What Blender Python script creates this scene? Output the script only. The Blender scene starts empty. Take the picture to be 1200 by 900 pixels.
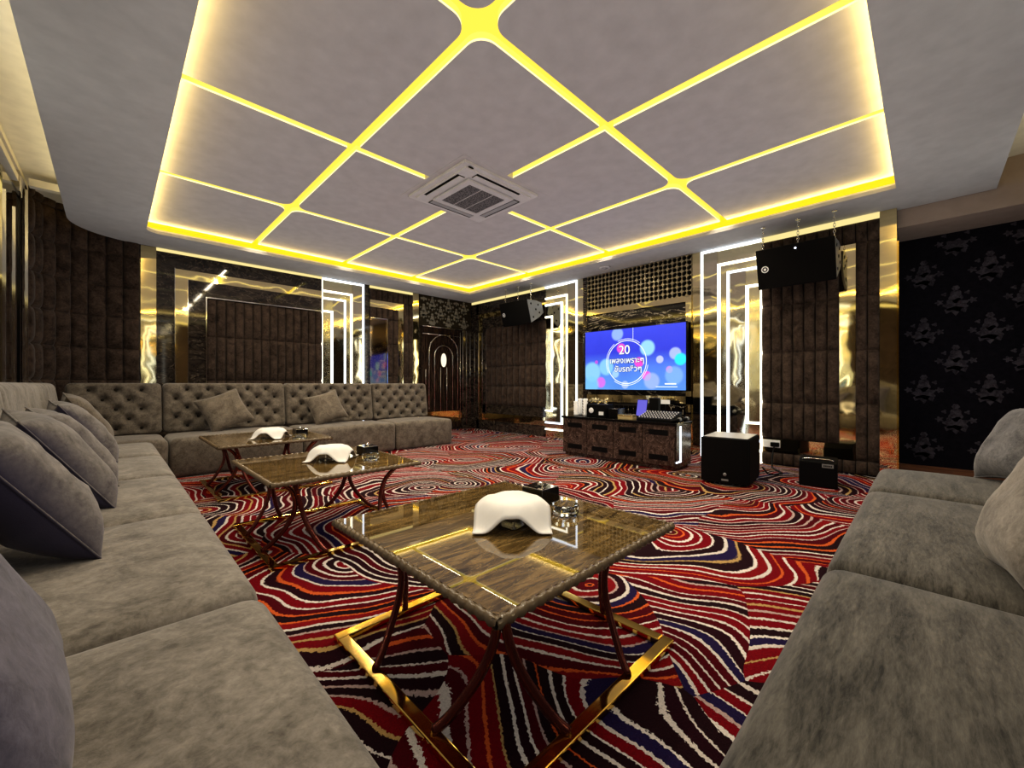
import bpy, bmesh, math, random
from mathutils import Vector, Matrix, Euler, noise as mnoise
random.seed(7)
PI = math.pi
SC = bpy.context.scene
COL = SC.collection

# ------------------------------------------------------------------ materials
class NT:
    def __init__(s, name):
        s.m = bpy.data.materials.new(name); s.m.use_nodes = True
        s.t = s.m.node_tree; s.n = s.t.nodes; s.l = s.t.links
        s.b = s.n['Principled BSDF']; s.out = s.n['Material Output']
    def set(s, node, idx, v):
        if hasattr(v, 'default_value') and hasattr(v, 'is_linked'):
            s.l.new(v, node.inputs[idx])
        elif v is not None:
            node.inputs[idx].default_value = v
    def N(s, typ, ins=None, **props):
        x = s.n.new(typ)
        for k, v in props.items(): setattr(x, k, v)
        for k, v in (ins or {}).items(): s.set(x, k, v)
        return x
    def math(s, op, a, b=None, c=None, clamp=False):
        x = s.N('ShaderNodeMath', {0: a}, operation=op, use_clamp=clamp)
        if b is not None: s.set(x, 1, b)
        if c is not None: s.set(x, 2, c)
        return x.outputs[0]
    def vmath(s, op, a, b=None):
        x = s.N('ShaderNodeVectorMath', {0: a}, operation=op)
        if b is not None: s.set(x, 1, b)
        return x.outputs['Value'] if op in ('LENGTH', 'DISTANCE', 'DOT_PRODUCT') else x.outputs[0]
    def ramp(s, fac, stops, interp='LINEAR'):
        x = s.N('ShaderNodeValToRGB', {0: fac}); r = x.color_ramp; r.interpolation = interp
        while len(r.elements) > 1: r.elements.remove(r.elements[-1])
        for i, (p, c) in enumerate(stops):
            e = r.elements[0] if i == 0 else r.elements.new(p)
            e.position = p; e.color = (c[0], c[1], c[2], 1)
        return x.outputs[0]
    def mix(s, f, a, b, mode='MIX'):
        x = s.N('ShaderNodeMix', data_type='RGBA', blend_type=mode)
        s.set(x, 0, f); s.set(x, 6, a if not isinstance(a, tuple) else (*a[:3], 1)); s.set(x, 7, b if not isinstance(b, tuple) else (*b[:3], 1))
        return x.outputs[2]
    def noise(s, vec, scale, detail=3, rough=.5, dist=0, dim='3D'):
        x = s.N('ShaderNodeTexNoise', {'Scale': scale, 'Detail': detail, 'Roughness': rough, 'Distortion': dist}, noise_dimensions=dim)
        if vec is not None: s.l.new(vec, x.inputs['Vector'])
        return x
    def pos(s): return s.N('ShaderNodeNewGeometry').outputs['Position']
    def obj(s): return s.N('ShaderNodeTexCoord').outputs['Object']
    def bump(s, h, strength=.3, dist=.01):
        x = s.N('ShaderNodeBump', {'Strength': strength, 'Distance': dist, 'Height': h})
        s.l.new(x.outputs[0], s.b.inputs['Normal'])
    def P(s, **k):
        names = dict(base='Base Color', rough='Roughness', metal='Metallic', coat='Coat Weight', sheen='Sheen Weight',
                     spec='Specular IOR Level', em='Emission Color', ems='Emission Strength', trans='Transmission Weight', ior='IOR')
        for a, v in k.items():
            if isinstance(v, tuple) and len(v) == 3: v = (*v, 1)
            s.set(s.b, names[a], v)
        return s

def flat(name, base, rough=.5, metal=0., **k):
    t = NT(name).P(base=base, rough=rough, metal=metal, **k)
    f = t.noise(t.pos(), 9, 4).outputs[0]
    d = tuple(c * .82 for c in base)
    t.P(base=t.mix(f, d, tuple(min(1, c * 1.12) for c in base)))
    return t.m
def emit(name, col, strength):
    t = NT(name); t.P(base=(.0, .0, .0), rough=.6, spec=0., em=col, ems=strength); return t.m

def velvet(name, lo, hi, scale=9., stretch=(1, 1, 1), tint=None, sheen=.35, bump=.25):
    t = NT(name); p = t.pos()
    mp = t.N('ShaderNodeMapping', {'Vector': p, 'Scale': stretch}).outputs[0]
    a = t.noise(mp, scale, 7, .66, .6).outputs[0]
    b = t.noise(mp, scale * 6, 4, .7, .4).outputs[0]
    f = t.math('ADD', t.math('MULTIPLY', a, .62), t.math('MULTIPLY', b, .38))
    c = t.ramp(f, [(.36, lo), (.5, tuple((x + y) / 2 for x, y in zip(lo, hi))), (.64, hi)])
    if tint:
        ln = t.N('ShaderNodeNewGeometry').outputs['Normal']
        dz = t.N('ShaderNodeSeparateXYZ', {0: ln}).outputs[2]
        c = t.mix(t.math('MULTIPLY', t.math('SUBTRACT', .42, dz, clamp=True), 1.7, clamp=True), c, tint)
    t.P(base=c, rough=.85, sheen=sheen, spec=.2)
    t.b.inputs['Sheen Roughness'].default_value = .45
    t.b.inputs['Sheen Tint'].default_value = (.8, .76, .7, 1)
    t.bump(f, bump, .006)
    return t.m

M = {}
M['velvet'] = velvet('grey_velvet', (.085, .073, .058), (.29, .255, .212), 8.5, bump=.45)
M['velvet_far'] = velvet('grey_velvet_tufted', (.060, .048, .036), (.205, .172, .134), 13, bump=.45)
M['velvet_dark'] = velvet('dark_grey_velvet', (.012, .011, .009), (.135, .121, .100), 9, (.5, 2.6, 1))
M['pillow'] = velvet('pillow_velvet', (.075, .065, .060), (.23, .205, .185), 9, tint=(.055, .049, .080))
M['pillow_blue'] = velvet('purple_grey_pillow_velvet', (.032, .028, .044), (.135, .122, .155), 8)
M['pillow_tan'] = velvet('tan_pillow_velvet', (.075, .060, .045), (.20, .165, .125), 12)
M['pillow_dark'] = velvet('charcoal_pillow_velvet', (.06, .058, .06), (.2, .19, .185), 14)
M['padded'] = velvet('brown_padded_velvet', (.014, .009, .0065), (.092, .062, .045), 10, sheen=.15)
M['button'] = flat('button_velvet', (.020, .016, .012), .8)
M['seam'] = flat('seam_dark', (.02, .017, .014), .9)

def carpet():
    t = NT('swirl_carpet'); p = t.pos()
    p2 = t.N('ShaderNodeVectorMath', {0: p, 1: (1, 1, 0)}, operation='MULTIPLY').outputs[0]
    w = t.noise(p2, 1.15, 1.5, .5).outputs[1]
    wv = t.vmath('MULTIPLY', t.vmath('SUBTRACT', w, (.5, .5, .5)), (.55, .55, 0))
    q = t.vmath('ADD', p2, wv)
    v = t.N('ShaderNodeTexVoronoi', {'Vector': q, 'Scale': 1.12, 'Randomness': .95}, voronoi_dimensions='2D')
    cs = t.N('ShaderNodeSeparateColor', {0: v.outputs['Color']})
    r0, r1, r2 = cs.outputs
    loc = t.vmath('SUBTRACT', q, v.outputs['Position'])
    an = t.math('MULTIPLY', r0, 6.283)
    rad = t.math('ADD', t.math('MULTIPLY', r1, .75), .22)
    off = t.N('ShaderNodeCombineXYZ', {0: t.math('MULTIPLY', t.math('COSINE', an), rad), 1: t.math('MULTIPLY', t.math('SINE', an), rad), 2: 0.}).outputs[0]
    c = t.vmath('MULTIPLY', t.vmath('ADD', loc, off), (1, 1, 0))
    wob = t.noise(p2, 2.1, .5, .5).outputs[0]
    fine = t.noise(p2, 85, 2, .6).outputs[0]
    s = t.math('MULTIPLY', t.vmath('LENGTH', c), 19.)
    s = t.math('ADD', s, t.math('MULTIPLY', wob, 4.6))
    s = t.math('ADD', s, t.math('MULTIPLY', fine, .42))
    idx = t.math('FLOOR', s); fr = t.math('SUBTRACT', s, idx)
    wn = t.N('ShaderNodeTexWhiteNoise', {'Vector': t.N('ShaderNodeCombineXYZ', {0: idx, 1: t.math('MULTIPLY', r2, 91.), 2: 0.}).outputs[0]}, noise_dimensions='2D')
    wc = t.N('ShaderNodeSeparateColor', {0: wn.outputs['Color']})
    dark = t.ramp(wc.outputs[0], [(0, (.235, .004, .010)), (.30, (.10, .003, .008)), (.50, (.016, .007, .010)), (.78, (.018, .016, .075)), (.84, (.28, .009, .012)), (.93, (.022, .005, .010))], 'CONSTANT')
    dark = t.mix(t.math('MULTIPLY', fine, .5), dark, (.035, .006, .01))
    light = t.ramp(wc.outputs[1], [(0, (.70, .62, .55)), (.45, (.50, .36, .32)), (.62, (.62, .12, .03)), (.76, (.48, .31, .12)), (.86, (.78, .70, .62))], 'CONSTANT')
    wid = t.math('ADD', t.math('MULTIPLY', wc.outputs[2], .20), .14)
    msk = t.math('LESS_THAN', fr, wid)
    col = t.mix(msk, dark, light)
    sh = t.noise(p2, 160, 2, .7).outputs[0]
    col = t.mix(.55, col, t.ramp(sh, [(.25, (.35, .35, .35)), (.7, (1, 1, 1))]), 'MULTIPLY')
    t.P(base=col, rough=.95, spec=.08)
    t.bump(t.math('ADD', sh, t.math('MULTIPLY', msk, .5)), .5, .006)
    return t.m
M['carpet'] = carpet()

def marble(name, dark, mid, vein, scale, stretch, lo=.42, hi=.66, vw=.03, rough=.05, vamt=.8, rot=0.):
    t = NT(name); p = t.pos()
    mp = t.N('ShaderNodeMapping', {'Vector': p, 'Scale': stretch, 'Rotation': (0, 0, rot)}).outputs[0]
    a = t.noise(mp, scale, 8, .62, 1.6).outputs[0]
    c = t.ramp(a, [(lo - .12, dark), (.5, tuple((x * .55 + y * .45) for x, y in zip(dark, mid))), (hi, mid)])
    b = t.noise(mp, scale * .55, 5, .6, 2.2).outputs[0]
    d = t.math('ABSOLUTE', t.math('SUBTRACT', b, .5))
    v = t.math('MULTIPLY', t.math('SUBTRACT', 1., t.math('DIVIDE', d, vw), clamp=True), vamt)
    c = t.mix(v, c, vein)
    t.P(base=c, rough=rough, spec=.6)
    return t.m
M['marble'] = marble('black_marble', (.010, .008, .007), (.05, .038, .028), (.22, .17, .12), 5, (1, 1, 1.8), vw=.012, vamt=.7)
M['marble_vein'] = marble('white_veined_black_marble', (.006, .005, .005), (.02, .016, .012), (.85, .72, .5), 2.6, (1, .5, 2.2), vw=.011, vamt=.9)
M['marble_cab'] = marble('brown_black_marble', (.014, .009, .007), (.085, .055, .042), (.26, .18, .14), 9, (1, 1, 1), vw=.02, vamt=.5, rough=.18)
M['table_marble'] = marble('brown_gold_marble', (.026, .015, .006), (.25, .160, .058), (.36, .25, .11), 4.2, (1, 5.5, 1), lo=.44, hi=.66, vw=.018, rough=.02, vamt=.45, rot=.35)
t = bpy.data.materials['brown_gold_marble'].node_tree.nodes['Principled BSDF']
t.inputs['Coat Weight'].default_value = .55; t.inputs['Coat Roughness'].default_value = .01; t.inputs['Coat IOR'].default_value = 1.65

def mirror(name, col, rough=.03, wave=.05):
    t = NT(name); t.P(base=col, metal=1., rough=rough)
    t.bump(t.noise(t.pos(), 3.2, 1, .4, .3).outputs[0], wave, .05)
    return t.m
M['gold_mirror'] = mirror('gold_mirror', (.95, .82, .47), .05, .07)
M['clear_mirror'] = mirror('smoked_mirror', (.80, .74, .56), .05, .08)
M['bronze_mirror'] = mirror('bronze_mirror', (.34, .25, .16), .06, .04)
M['led_mirror'] = mirror('led_mirror', (.97, .90, .62), .10, .10)
M['chrome'] = mirror('chrome', (.85, .83, .80), .08, .0)
M['brass'] = mirror('polished_brass', (.88, .60, .16), .07, .08)
M['leg_metal'] = flat('dark_bronze_metal', (.17, .045, .035), .25, .7)
M['rope'] = flat('beaded_stone_edge', (.135, .095, .055), .25)
M['black'] = flat('black_grille', (.0025, .0025, .003), .6, spec=.2)
M['black_gloss'] = flat('black_gloss', (.004, .0035, .0035), .12)
M['door'] = marble('dark_door_lacquer', (.008, .005, .004), (.045, .026, .016), (.05, .03, .02), 3, (3, 3, .5), rough=.1, vamt=.2)
M['grey_side'] = flat('grey_metal', (.26, .26, .25), .45, .3)
M['ceil'] = flat('ceiling_grey_paint', (.50, .485, .465), .9)
M['panel'] = flat('ceiling_panel_grey', (.51, .485, .49), .9)
M['cove_white'] = flat('cove_cream_paint', (.85, .80, .66), .8)
M['brown_paint'] = flat('brown_paint', (.34, .265, .215), .8)
M['wallpaper_dark'] = velvet('black_wallpaper', (.004, .004, .007), (.012, .010, .015), 20, sheen=.02)
M['damask_grey'] = velvet('silver_damask', (.012, .010, .014), (.095, .083, .095), 16, sheen=.05)
M['wallpaper_brown'] = velvet('dark_gold_wallpaper', (.018, .014, .008), (.045, .035, .02), 20, sheen=.02)
M['damask_gold'] = velvet('pale_damask', (.13, .115, .085), (.30, .27, .20), 24, sheen=.1)
M['wood'] = marble('brown_wood', (.10, .040, .018), (.26, .11, .05), (.2, .09, .04), 6, (1, .3, 8), rough=.4, vamt=.2)
M['white_plastic'] = flat('white_plastic', (.62, .60, .60), .4)
M['ac_grey'] = flat('ac_shadow_plastic', (.36, .36, .37), .5)
M['white_cloth'] = flat('white_cloth', (.83, .79, .72), .7)
M['porcelain'] = flat('white_porcelain', (.85, .84, .80), .15)
M['tan'] = flat('tan_card', (.50, .38, .18), .6)
M['gold'] = flat('gold_ornament', (.75, .58, .22), .25, .8)
M['led_white'] = emit('white_led_strip', (1, .95, .78), 2.6)
M['gold_reflection'] = emit('gold_reflection_glow', (1., .83, .36), .85)  # emission stands in for the lit ceiling reflected in the gold bands
M['led_cool'] = emit('cool_led_strip', (.80, .88, 1), 2.4)
M['led_yellow'] = emit('yellow_led_cove', (1., .66, .02), 1.15)
M['led_groove'] = emit('yellow_led_groove', (1., .70, .08), 1.15)
M['groove_side_glow'] = emit('yellow_groove_side', (1., .76, .13), 1.1)  # emission imitates groove light falling on the panel sides
M['edge_highlight'] = emit('pale_edge_highlight', (1., .88, .45), 1.25)  # painted highlight along the panels' lower edges, no LED there
M['oval'] = emit('oval_reflection_glow', (1., .9, .65), 1.1)  # emission stands in for a bright oval reflection in the lacquer
M['tablet'] = emit('tablet_screen', (.16, .14, .62), 1.)
M['blue_dot'] = emit('blue_indicator', (.75, .8, 1.), 3.)
g = NT('clear_glass').P(base=(.9, .93, .92), rough=.02, trans=1., ior=1.48); M['glass'] = g.m
g = NT('smoke_glass').P(base=(.45, .42, .38), rough=.04, trans=.75, ior=1.45); M['smoke_glass'] = g.m
g = NT('panel_grille'); gm = g.N('ShaderNodeMapping', {'Vector': g.pos(), 'Scale': (1, 1, 1)}).outputs[0]
gv = g.N('ShaderNodeTexVoronoi', {'Vector': gm, 'Scale': 75.})
g.P(base=g.ramp(gv.outputs[0], [(.3, (.02, .02, .022)), (.62, (.20, .195, .20))]), rough=.6); M['grille'] = g.m

# ------------------------------------------------------------------ mesh builder
class MB:
    def __init__(s): s.v = []; s.f = []; s.mi = []; s.cur = 0; s.sm = []
    def add(s, vs, fs, smooth=False):
        o = len(s.v); s.v += [tuple(v) for v in vs]
        for f in fs: s.f.append(tuple(o + i for i in f)); s.mi.append(s.cur); s.sm.append(smooth)
        return s
    def box(s, x0, x1, y0, y1, z0, z1, T=None):
        vs = [Vector((x, y, z)) for x in (x0, x1) for y in (y0, y1) for z in (z0, z1)]
        if T: vs = [T @ v for v in vs]
        return s.add(vs, [(0, 1, 3, 2), (4, 6, 7, 5), (0, 4, 5, 1), (2, 3, 7, 6), (0, 2, 6, 4), (1, 5, 7, 3)])
    def grid(s, fn, nu, nv, smooth=True, cu=False, cv=False):
        vs = [fn(i / nu, j / nv) for i in range(nu + (0 if cu else 1)) for j in range(nv + (0 if cv else 1))]
        W = nv + (0 if cv else 1); H = nu + (0 if cu else 1); fs = []
        for i in range(nu):
            for j in range(nv):
                a, b = i % H, (i + 1) % H; c, d = j % W, (j + 1) % W
                fs.append((a * W + c, b * W + c, b * W + d, a * W + d))
        return s.add(vs, fs, smooth)
    def tube(s, pts, r, n=8, closed=False, caps=True, flat_=None):
        pts = [Vector(p) for p in pts]; N = len(pts); vs = []
        up = None
        for i, p in enumerate(pts):
            a = pts[(i - 1) % N] if (closed or i > 0) else p; b = pts[(i + 1) % N] if (closed or i < N - 1) else p
            d = (b - a).normalized()
            if up is None:
                up = Vector((0, 0, 1)) if abs(d.z) < .9 else Vector((1, 0, 0))
            x = d.cross(up)
            if x.length < 1e-4: x = d.orthogonal()
            x.normalize(); y = x.cross(d).normalized(); up = y
            rr = r[i] if isinstance(r, (list, tuple)) else r
            for k in range(n):
                t = 2 * PI * k / n
                if flat_: vs.append(p + x * math.cos(t) * flat_[0] + y * math.sin(t) * flat_[1])
                else: vs.append(p + x * math.cos(t) * rr + y * math.sin(t) * rr)
        fs = []
        for i in range(N if closed else N - 1):
            for k in range(n):
                fs.append((i * n + k, i * n + (k + 1) % n, ((i + 1) % N) * n + (k + 1) % n, ((i + 1) % N) * n + k))
        if not closed and caps:
            fs.append(tuple(range(n))[::-1]); fs.append(tuple((N - 1) * n + k for k in range(n)))
        return s.add(vs, fs, True)
    def lathe(s, prof, n=20, c=(0, 0, 0), T=None):
        vs = []
        for r, z in prof:
            for k in range(n):
                t = 2 * PI * (k + .5) / n; v = Vector((c[0] + r * math.cos(t), c[1] + r * math.sin(t), c[2] + z))
                vs.append(T @ v if T else v)
        fs = [(i * n + k, i * n + (k + 1) % n, (i + 1) * n + (k + 1) % n, (i + 1) * n + k) for i in range(len(prof) - 1) for k in range(n)]
        fs.append(tuple(range(n))[::-1]); fs.append(tuple((len(prof) - 1) * n + k for k in range(n)))
        return s.add(vs, fs, True)
    def build(s, name, mats, parent=None, smooth=None, loc=None, bevel=0, merge=0, weighted=False):
        me = bpy.data.meshes.new(name); me.from_pydata(s.v, [], s.f); 
        if not isinstance(mats, (list, tuple)): mats = [mats]
        for m in mats: me.materials.append(m)
        for p, i, sm in zip(me.polygons, s.mi, s.sm): p.material_index = i; p.use_smooth = sm if smooth is None else smooth
        bm = bmesh.new(); bm.from_mesh(me)
        if merge: bmesh.ops.remove_doubles(bm, verts=bm.verts, dist=merge)
        bmesh.ops.recalc_face_normals(bm, faces=bm.faces); bm.to_mesh(me); bm.free()
        o = bpy.data.objects.new(name, me); COL.objects.link(o)
        if parent: o.parent = parent
        if loc: o.location = loc
        if bevel:
            b = o.modifiers.new('bev', 'BEVEL'); b.width = bevel; b.segments = 2; b.limit_method = 'ANGLE'
        return o

def thing(name, label, cat, loc=(0, 0, 0), rz=0, group=None):
    o = bpy.data.objects.new(name, None); COL.objects.link(o); o.location = loc; o.rotation_euler = (0, 0, rz)
    o.empty_display_size = .1
    return tag(o, label, cat, group)
def tag(o, label, cat, group=None):
    o['label'] = label; o['category'] = cat
    if group: o['group'] = group
    return o
def struct(o): o['kind'] = 'structure'; return o
def part(o, label): o['label'] = label; return o

def rbox(sx, sy, sz, r, n=(4, 4, 2), fn=None):
    """rounded box centred at origin; fn(p)->p deforms"""
    mb = MB(); h = Vector((sx / 2, sy / 2, sz / 2))
    def samples(hh, k):
        a = [-hh, -hh + r * .18, -hh + r * .5]; b = [hh - r * .5, hh - r * .18, hh]
        return a + [(-hh + r) + (2 * hh - 2 * r) * i / k for i in range(k + 1)] + b
    S = [samples(h[i], n[i]) for i in range(3)]
    def proj(p):
        q = Vector([max(-h[i] + r, min(h[i] - r, p[i])) for i in range(3)]); d = p - q
        p = q + d.normalized() * r if d.length > 1e-9 else p
        return fn(p) if fn else p
    for ax in range(3):
        u, w = [a for a in range(3) if a != ax]
        for sgn in (-1, 1):
            vs = []; A, B = S[u], S[w]
            for a in A:
                for b in B:
                    p = Vector((0, 0, 0)); p[ax] = sgn * h[ax]; p[u] = a; p[w] = b; vs.append(proj(p))
            nb = len(B)
            mb.add(vs, [(i * nb + j, (i + 1) * nb + j, (i + 1) * nb + j + 1, i * nb + j + 1) for i in range(len(A) - 1) for j in range(nb - 1)], True)
    return mb

# ------------------------------------------------------------------ room constants
XT, YF, XL, YN, XA = 5.65, 7.02, -.69, -.80, 6.30
ZS, ZP, ZU = 2.73, 2.86, 2.99

def wp(w):
    if w == 'tv': return lambda a, z, off: Vector((XT - off, a, z))
    if w == 'far': return lambda a, z, off: Vector((a, YF - off, z))
    if w == 'left': return lambda a, z, off: Vector((XL + off + (.07 if a > 5.0 and off > 0 else 0), a, z))
    if w == 'near': return lambda a, z, off: Vector((a, YN + off, z))
    if w == 'alc': return lambda a, z, off: Vector((XA - off, a, z))
def wbox(mb, P, a0, a1, z0, z1, o0, o1):
    vs = [P(a, z, o) for a in (a0, a1) for z in (z0, z1) for o in (o0, o1)]
    mb.add(vs, [(0, 1, 3, 2), (4, 6, 7, 5), (0, 4, 5, 1), (2, 3, 7, 6), (0, 2, 6, 4), (1, 5, 7, 3)])
def tiles(mb, P, ae, ze, o0=.0, depth=.05):
    S = [0, .07, .2, .5, .8, .93, 1]
    f = lambda s: (1 - abs(2 * s - 1) ** 4)
    for i in range(len(ae) - 1):
        for j in range(len(ze) - 1):
            a0, a1, z0, z1 = ae[i], ae[i + 1], ze[j], ze[j + 1]
            vs = [P(a0 + (a1 - a0) * u, z0 + (z1 - z0) * v, o0 + depth * (f(u) * f(v)) ** .5) for u in S for v in S]
            mb.add(vs, [(p * 7 + q, (p + 1) * 7 + q, (p + 1) * 7 + q + 1, p * 7 + q + 1) for p in range(6) for q in range(6)], True)
def lin(a, b, n): return [a + (b - a) * i / n for i in range(n + 1)]

# ------------------------------------------------------------------ floor & walls
mb = MB(); mb.box(XL - .1, XA + .1, YN - .1, YF + .1, -.05, 0)
struct(mb.build('floor', M['carpet']))

def wall(name, P, a0, a1, z1, mat):
    mb = MB(); wbox(mb, P, a0, a1, 0, z1, -.1, 0); return struct(mb.build(name, mat))
W_tv = wall('wall_tv', wp('tv'), .21, YF, ZU + .1, M['marble'])
W_far = wall('wall_far', wp('far'), XL, XT, ZU + .1, M['marble'])
W_left = wall('wall_left', wp('left'), YN, 6.45, ZU + .1, M['padded'])
W_near = wall('wall_near', wp('near'), XL, XA, ZU + .1, M['padded'])
W_alc = wall('wall_alcove', wp('alc'), YN, .31, ZU + .1, M['wallpaper_dark'])

# ---- TV wall cladding
P = wp('tv')
def clad(name, boxes, mat, parent, P, o1=.02, o0=0):
    mb = MB()
    for b in boxes: wbox(mb, P, *b[:4], o0, b[4] if len(b) > 4 else o1)
    return mb.build(name, mat, parent)
clad('gold_strip', [(.211, .339, 0, ZS), (2.10, 2.232, 0, ZS)], M['gold_mirror'], W_tv, P, .022)
clad('reflection_band', [(.339, 1.405, 2.672, ZS), (4.86, 6.98, 2.685, ZS)], M['gold_reflection'], W_tv, P, .024)
mb = MB(); Z5 = [.147, .746, 1.317, 1.89, 2.45, 2.67]
tiles(mb, P, [.339, .434, .528], [.005] + Z5[:-1] + [2.67], .005, .055)
tiles(mb, P, lin(.528, 1.405, 8), [2.45, 2.67], .005, .055)
tiles(mb, P, lin(.528, 1.405, 8), [.005, .147], .005, .055)
part(mb.build('padded_border', M['padded'], W_tv), 'brown padded outer border')
clad('gold_frame', [(.528, .664, .147, 2.45), (.664, 1.405, .147, .31), (.664, 1.405, 2.345, 2.45)], M['gold_mirror'], W_tv, P, .024)
mb = MB(); tiles(mb, P, lin(.664, 1.405, 7), [.31, .735, 1.33, 1.89, 2.345], .005, .06)
mb.build('padded_panel', M['padded'], W_tv)
# LED mirror panels both sides of the television
def led_panel(P, parent, b, s, end, zfl=(.466, .25, .13, .0), wall_mat='led_mirror'):
    """b = boundary coordinate, s = direction away from boundary"""
    a0, a1 = sorted((b, b + s * .695)); 
    clad('mirror_panel', [(a0, a1, 0, ZS)], M[wall_mat], parent, P, .012)
    o = (.145, .36, .475, .685); zt = (2.155, 2.37, 2.49, 2.69)
    for k in range(4):
        mb = MB(); e = b + s * o[k]; w = .030
        e0, e1 = sorted((e, e + s * w)); l0, l1 = sorted((b, e + s * w))
        wbox(mb, P, e0, e1, zfl[k], zt[k] + w, .012, .03)
        wbox(mb, P, l0, l1, zt[k], zt[k] + w, .012, .03)
        if k < 3: wbox(mb, P, l0, l1, zfl[k], zfl[k] + w, .012, .03)
        mb.build('led_strip', M['led_white' if k % 2 == 0 else 'led_cool'], parent)
    # stepped bevel mirror bands between the strips
    mb = MB()
    for k in (0, 2):
        m0, m1 = sorted((b + s * (o[k] + .03), b + s * o[k + 1]))
        wbox(mb, P, m0, m1, zfl[k + 1] + .03, zt[k + 1], .012, .022)
    mb.build('bevel_band', M['clear_mirror'], parent)
led_panel(P, W_tv, 1.405, 1, 2.232)
led_panel(P, W_tv, 4.86, -1, 4.03)
clad('led_edge_strip', [(1.400, 1.412, .0, 2.3)], M['led_white'], W_tv, P, .055)
clad('gold_strip', [(4.03, 4.175, 0, ZS)], M['clear_mirror'], W_tv, P, .022)
# crystal strip
mb = MB()
for i in range(90):
    z = .02 + i * .0295
    for j in range(3):
        c = P(3.935 + j * .032 + .014, z + .014, .03); r = .012
        vs = [c + Vector((-.018, 0, 0))] + [c + Vector((0, dy * r, dz * r)) for dy, dz in ((1, 0), (0, 1), (-1, 0), (0, -1))]
        mb.add(vs, [(0, 1, 2), (0, 2, 3), (0, 3, 4), (0, 4, 1)])
mb.build('crystal_strip', M['chrome'], W_tv)
# lattice over TV
mb = MB(); y0, y1, z0, z1 = 2.235, 3.93, 2.165, 2.725
nc, nr = 25, 8; pw, ph = (y1 - y0) / nc, (z1 - z0) / nr; K = 16
for i in range(nc):
    for j in range(nr):
        cy, cz = y0 + (i + .5) * pw, z0 + (j + .5) * ph; out = []; inn = []; back = []
        sx = 1 if (i + j) % 2 == 0 else -1
        for k in range(K):
            t = 2 * PI * k / K; c, s = math.cos(t), math.sin(t); m = max(abs(c), abs(s))
            out.append(P(cy + c / m * pw / 2, cz + s / m * ph / 2, .035))
            rr = .462 * (1 + .10 * sx * math.sin(2 * t))
            inn.append(P(cy + c * rr * pw, cz + s * rr * ph, .035)); back.append(P(cy + c * rr * pw, cz + s * rr * ph, .004))
        vs = out + inn + back
        mb.add(vs, [(k, (k + 1) % K, K + (k + 1) % K, K + k) for k in range(K)] + [(K + k, K + (k + 1) % K, 2 * K + (k + 1) % K, 2 * K + k) for k in range(K)])
mb.build('lattice_screen', flat('antique_gold_lattice', (.52, .45, .31), .3, .7), W_tv)
clad('lattice_back', [(2.235, 3.93, 2.165, 2.725)], M['black'], W_tv, P, .003)
clad('gold_ledge', [(2.235, 3.93, 2.085, 2.165), (2.235, 2.31, .05, 2.085), (2.235, 3.93, .68, .79)], M['gold_mirror'], W_tv, P, .05)
clad('marble_panel', [(2.31, 3.93, .79, 2.085), (2.235, 3.93, .0, .68)], M['marble_vein'], W_tv, P, .02)
mb = MB()
for i in range(20):
    for j in range(2):
        c = P(2.32 + i * .083, .60 - j * .06, .02); q = .036
        vs = [c + Vector((-.03, 0, 0))] + [c + Vector((0, dy * q, dz * q * .8)) for dy, dz in ((1, 1), (-1, 1), (-1, -1), (1, -1))]
        mb.add(vs, [(0, 1, 2), (0, 2, 3), (0, 3, 4), (0, 4, 1)])
mb.build('studded_band', M['black_gloss'], W_tv)
# unit left of the TV
clad('marble_border', [(4.86, 6.82, 2.45, 2.67), (6.75, 6.98, 0, 2.67), (4.86, 6.62, 2.13, 2.35), (6.50, 6.62, .33, 2.13), (4.86, 6.62, .35, .53), (4.86, 6.82, 0, .2)], M['marble'], W_tv, P, .02)
clad('bronze_mirror_frame', [(4.86, 6.62, 2.35, 2.45), (6.62, 6.75, .2, 2.45), (4.86, 6.62, .2, .35)], M['gold_mirror'], W_tv, P, .014)
mb = MB(); tiles(mb, P, lin(4.86, 6.5, 10), [.53, .92, 1.315, 1.725, 2.13], .005, .06)
mb.build('padded_panel', M['padded'], W_tv)
mb = MB()
for a in (6.50, 6.62, 6.75, 6.88): mb.tube([P(a, .35, .025), P(a, 2.05, .025)], .008, 6)
mb.build('chrome_bar', M['chrome'], W_tv)

# ---- far wall cladding
P = wp('far')
clad('gold_strip', [(.27, .42, 0, ZS), (4.18, 4.313, 0, ZS)], M['gold_mirror'], W_far, P, .022)
clad('reflection_band', [(.42, 2.488, 2.69, ZS), (3.313, 4.18, 2.69, ZS)], M['gold_reflection'], W_far, P, .024)
clad('marble_border', [(.42, .609, 0, 2.69), (.609, 2.488, 2.494, 2.69), (.743, .948, 0, 2.37), (.948, 2.488, 2.155, 2.37)], M['marble'], W_far, P, .02)
clad('gold_frame', [(.609, .743, 0, 2.494), (.743, 2.488, 2.37, 2.494)], M['gold_mirror'], W_far, P, .024)
clad('chrome_trim', [(.936, .948, 0, 2.165), (.948, 2.488, 2.15, 2.165), (.603, .609, 0, 2.5), (.739, .745, 0, 2.375)], M['chrome'], W_far, P, .04)
mb = MB(); tiles(mb, P, lin(.948, 2.488, 14), [.6, 1.01, 1.62, 2.15], .005, .06)
mb.build('padded_panel', M['padded'], W_far)
led_panel(P, W_far, 2.488, 1, 3.313)
clad('led_edge_strip', [(2.482, 2.494, .5, 2.69)], M['led_white'], W_far, P, .03)
mb = MB()
tiles(mb, P, lin(3.313, 4.18, 8), [2.478, 2.68], .005, .055); tiles(mb, P, [3.977, 4.078, 4.18], [.5, 1.1, 1.75, 2.478], .005, .055)
mb.build('padded_border', M['padded'], W_far)
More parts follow.
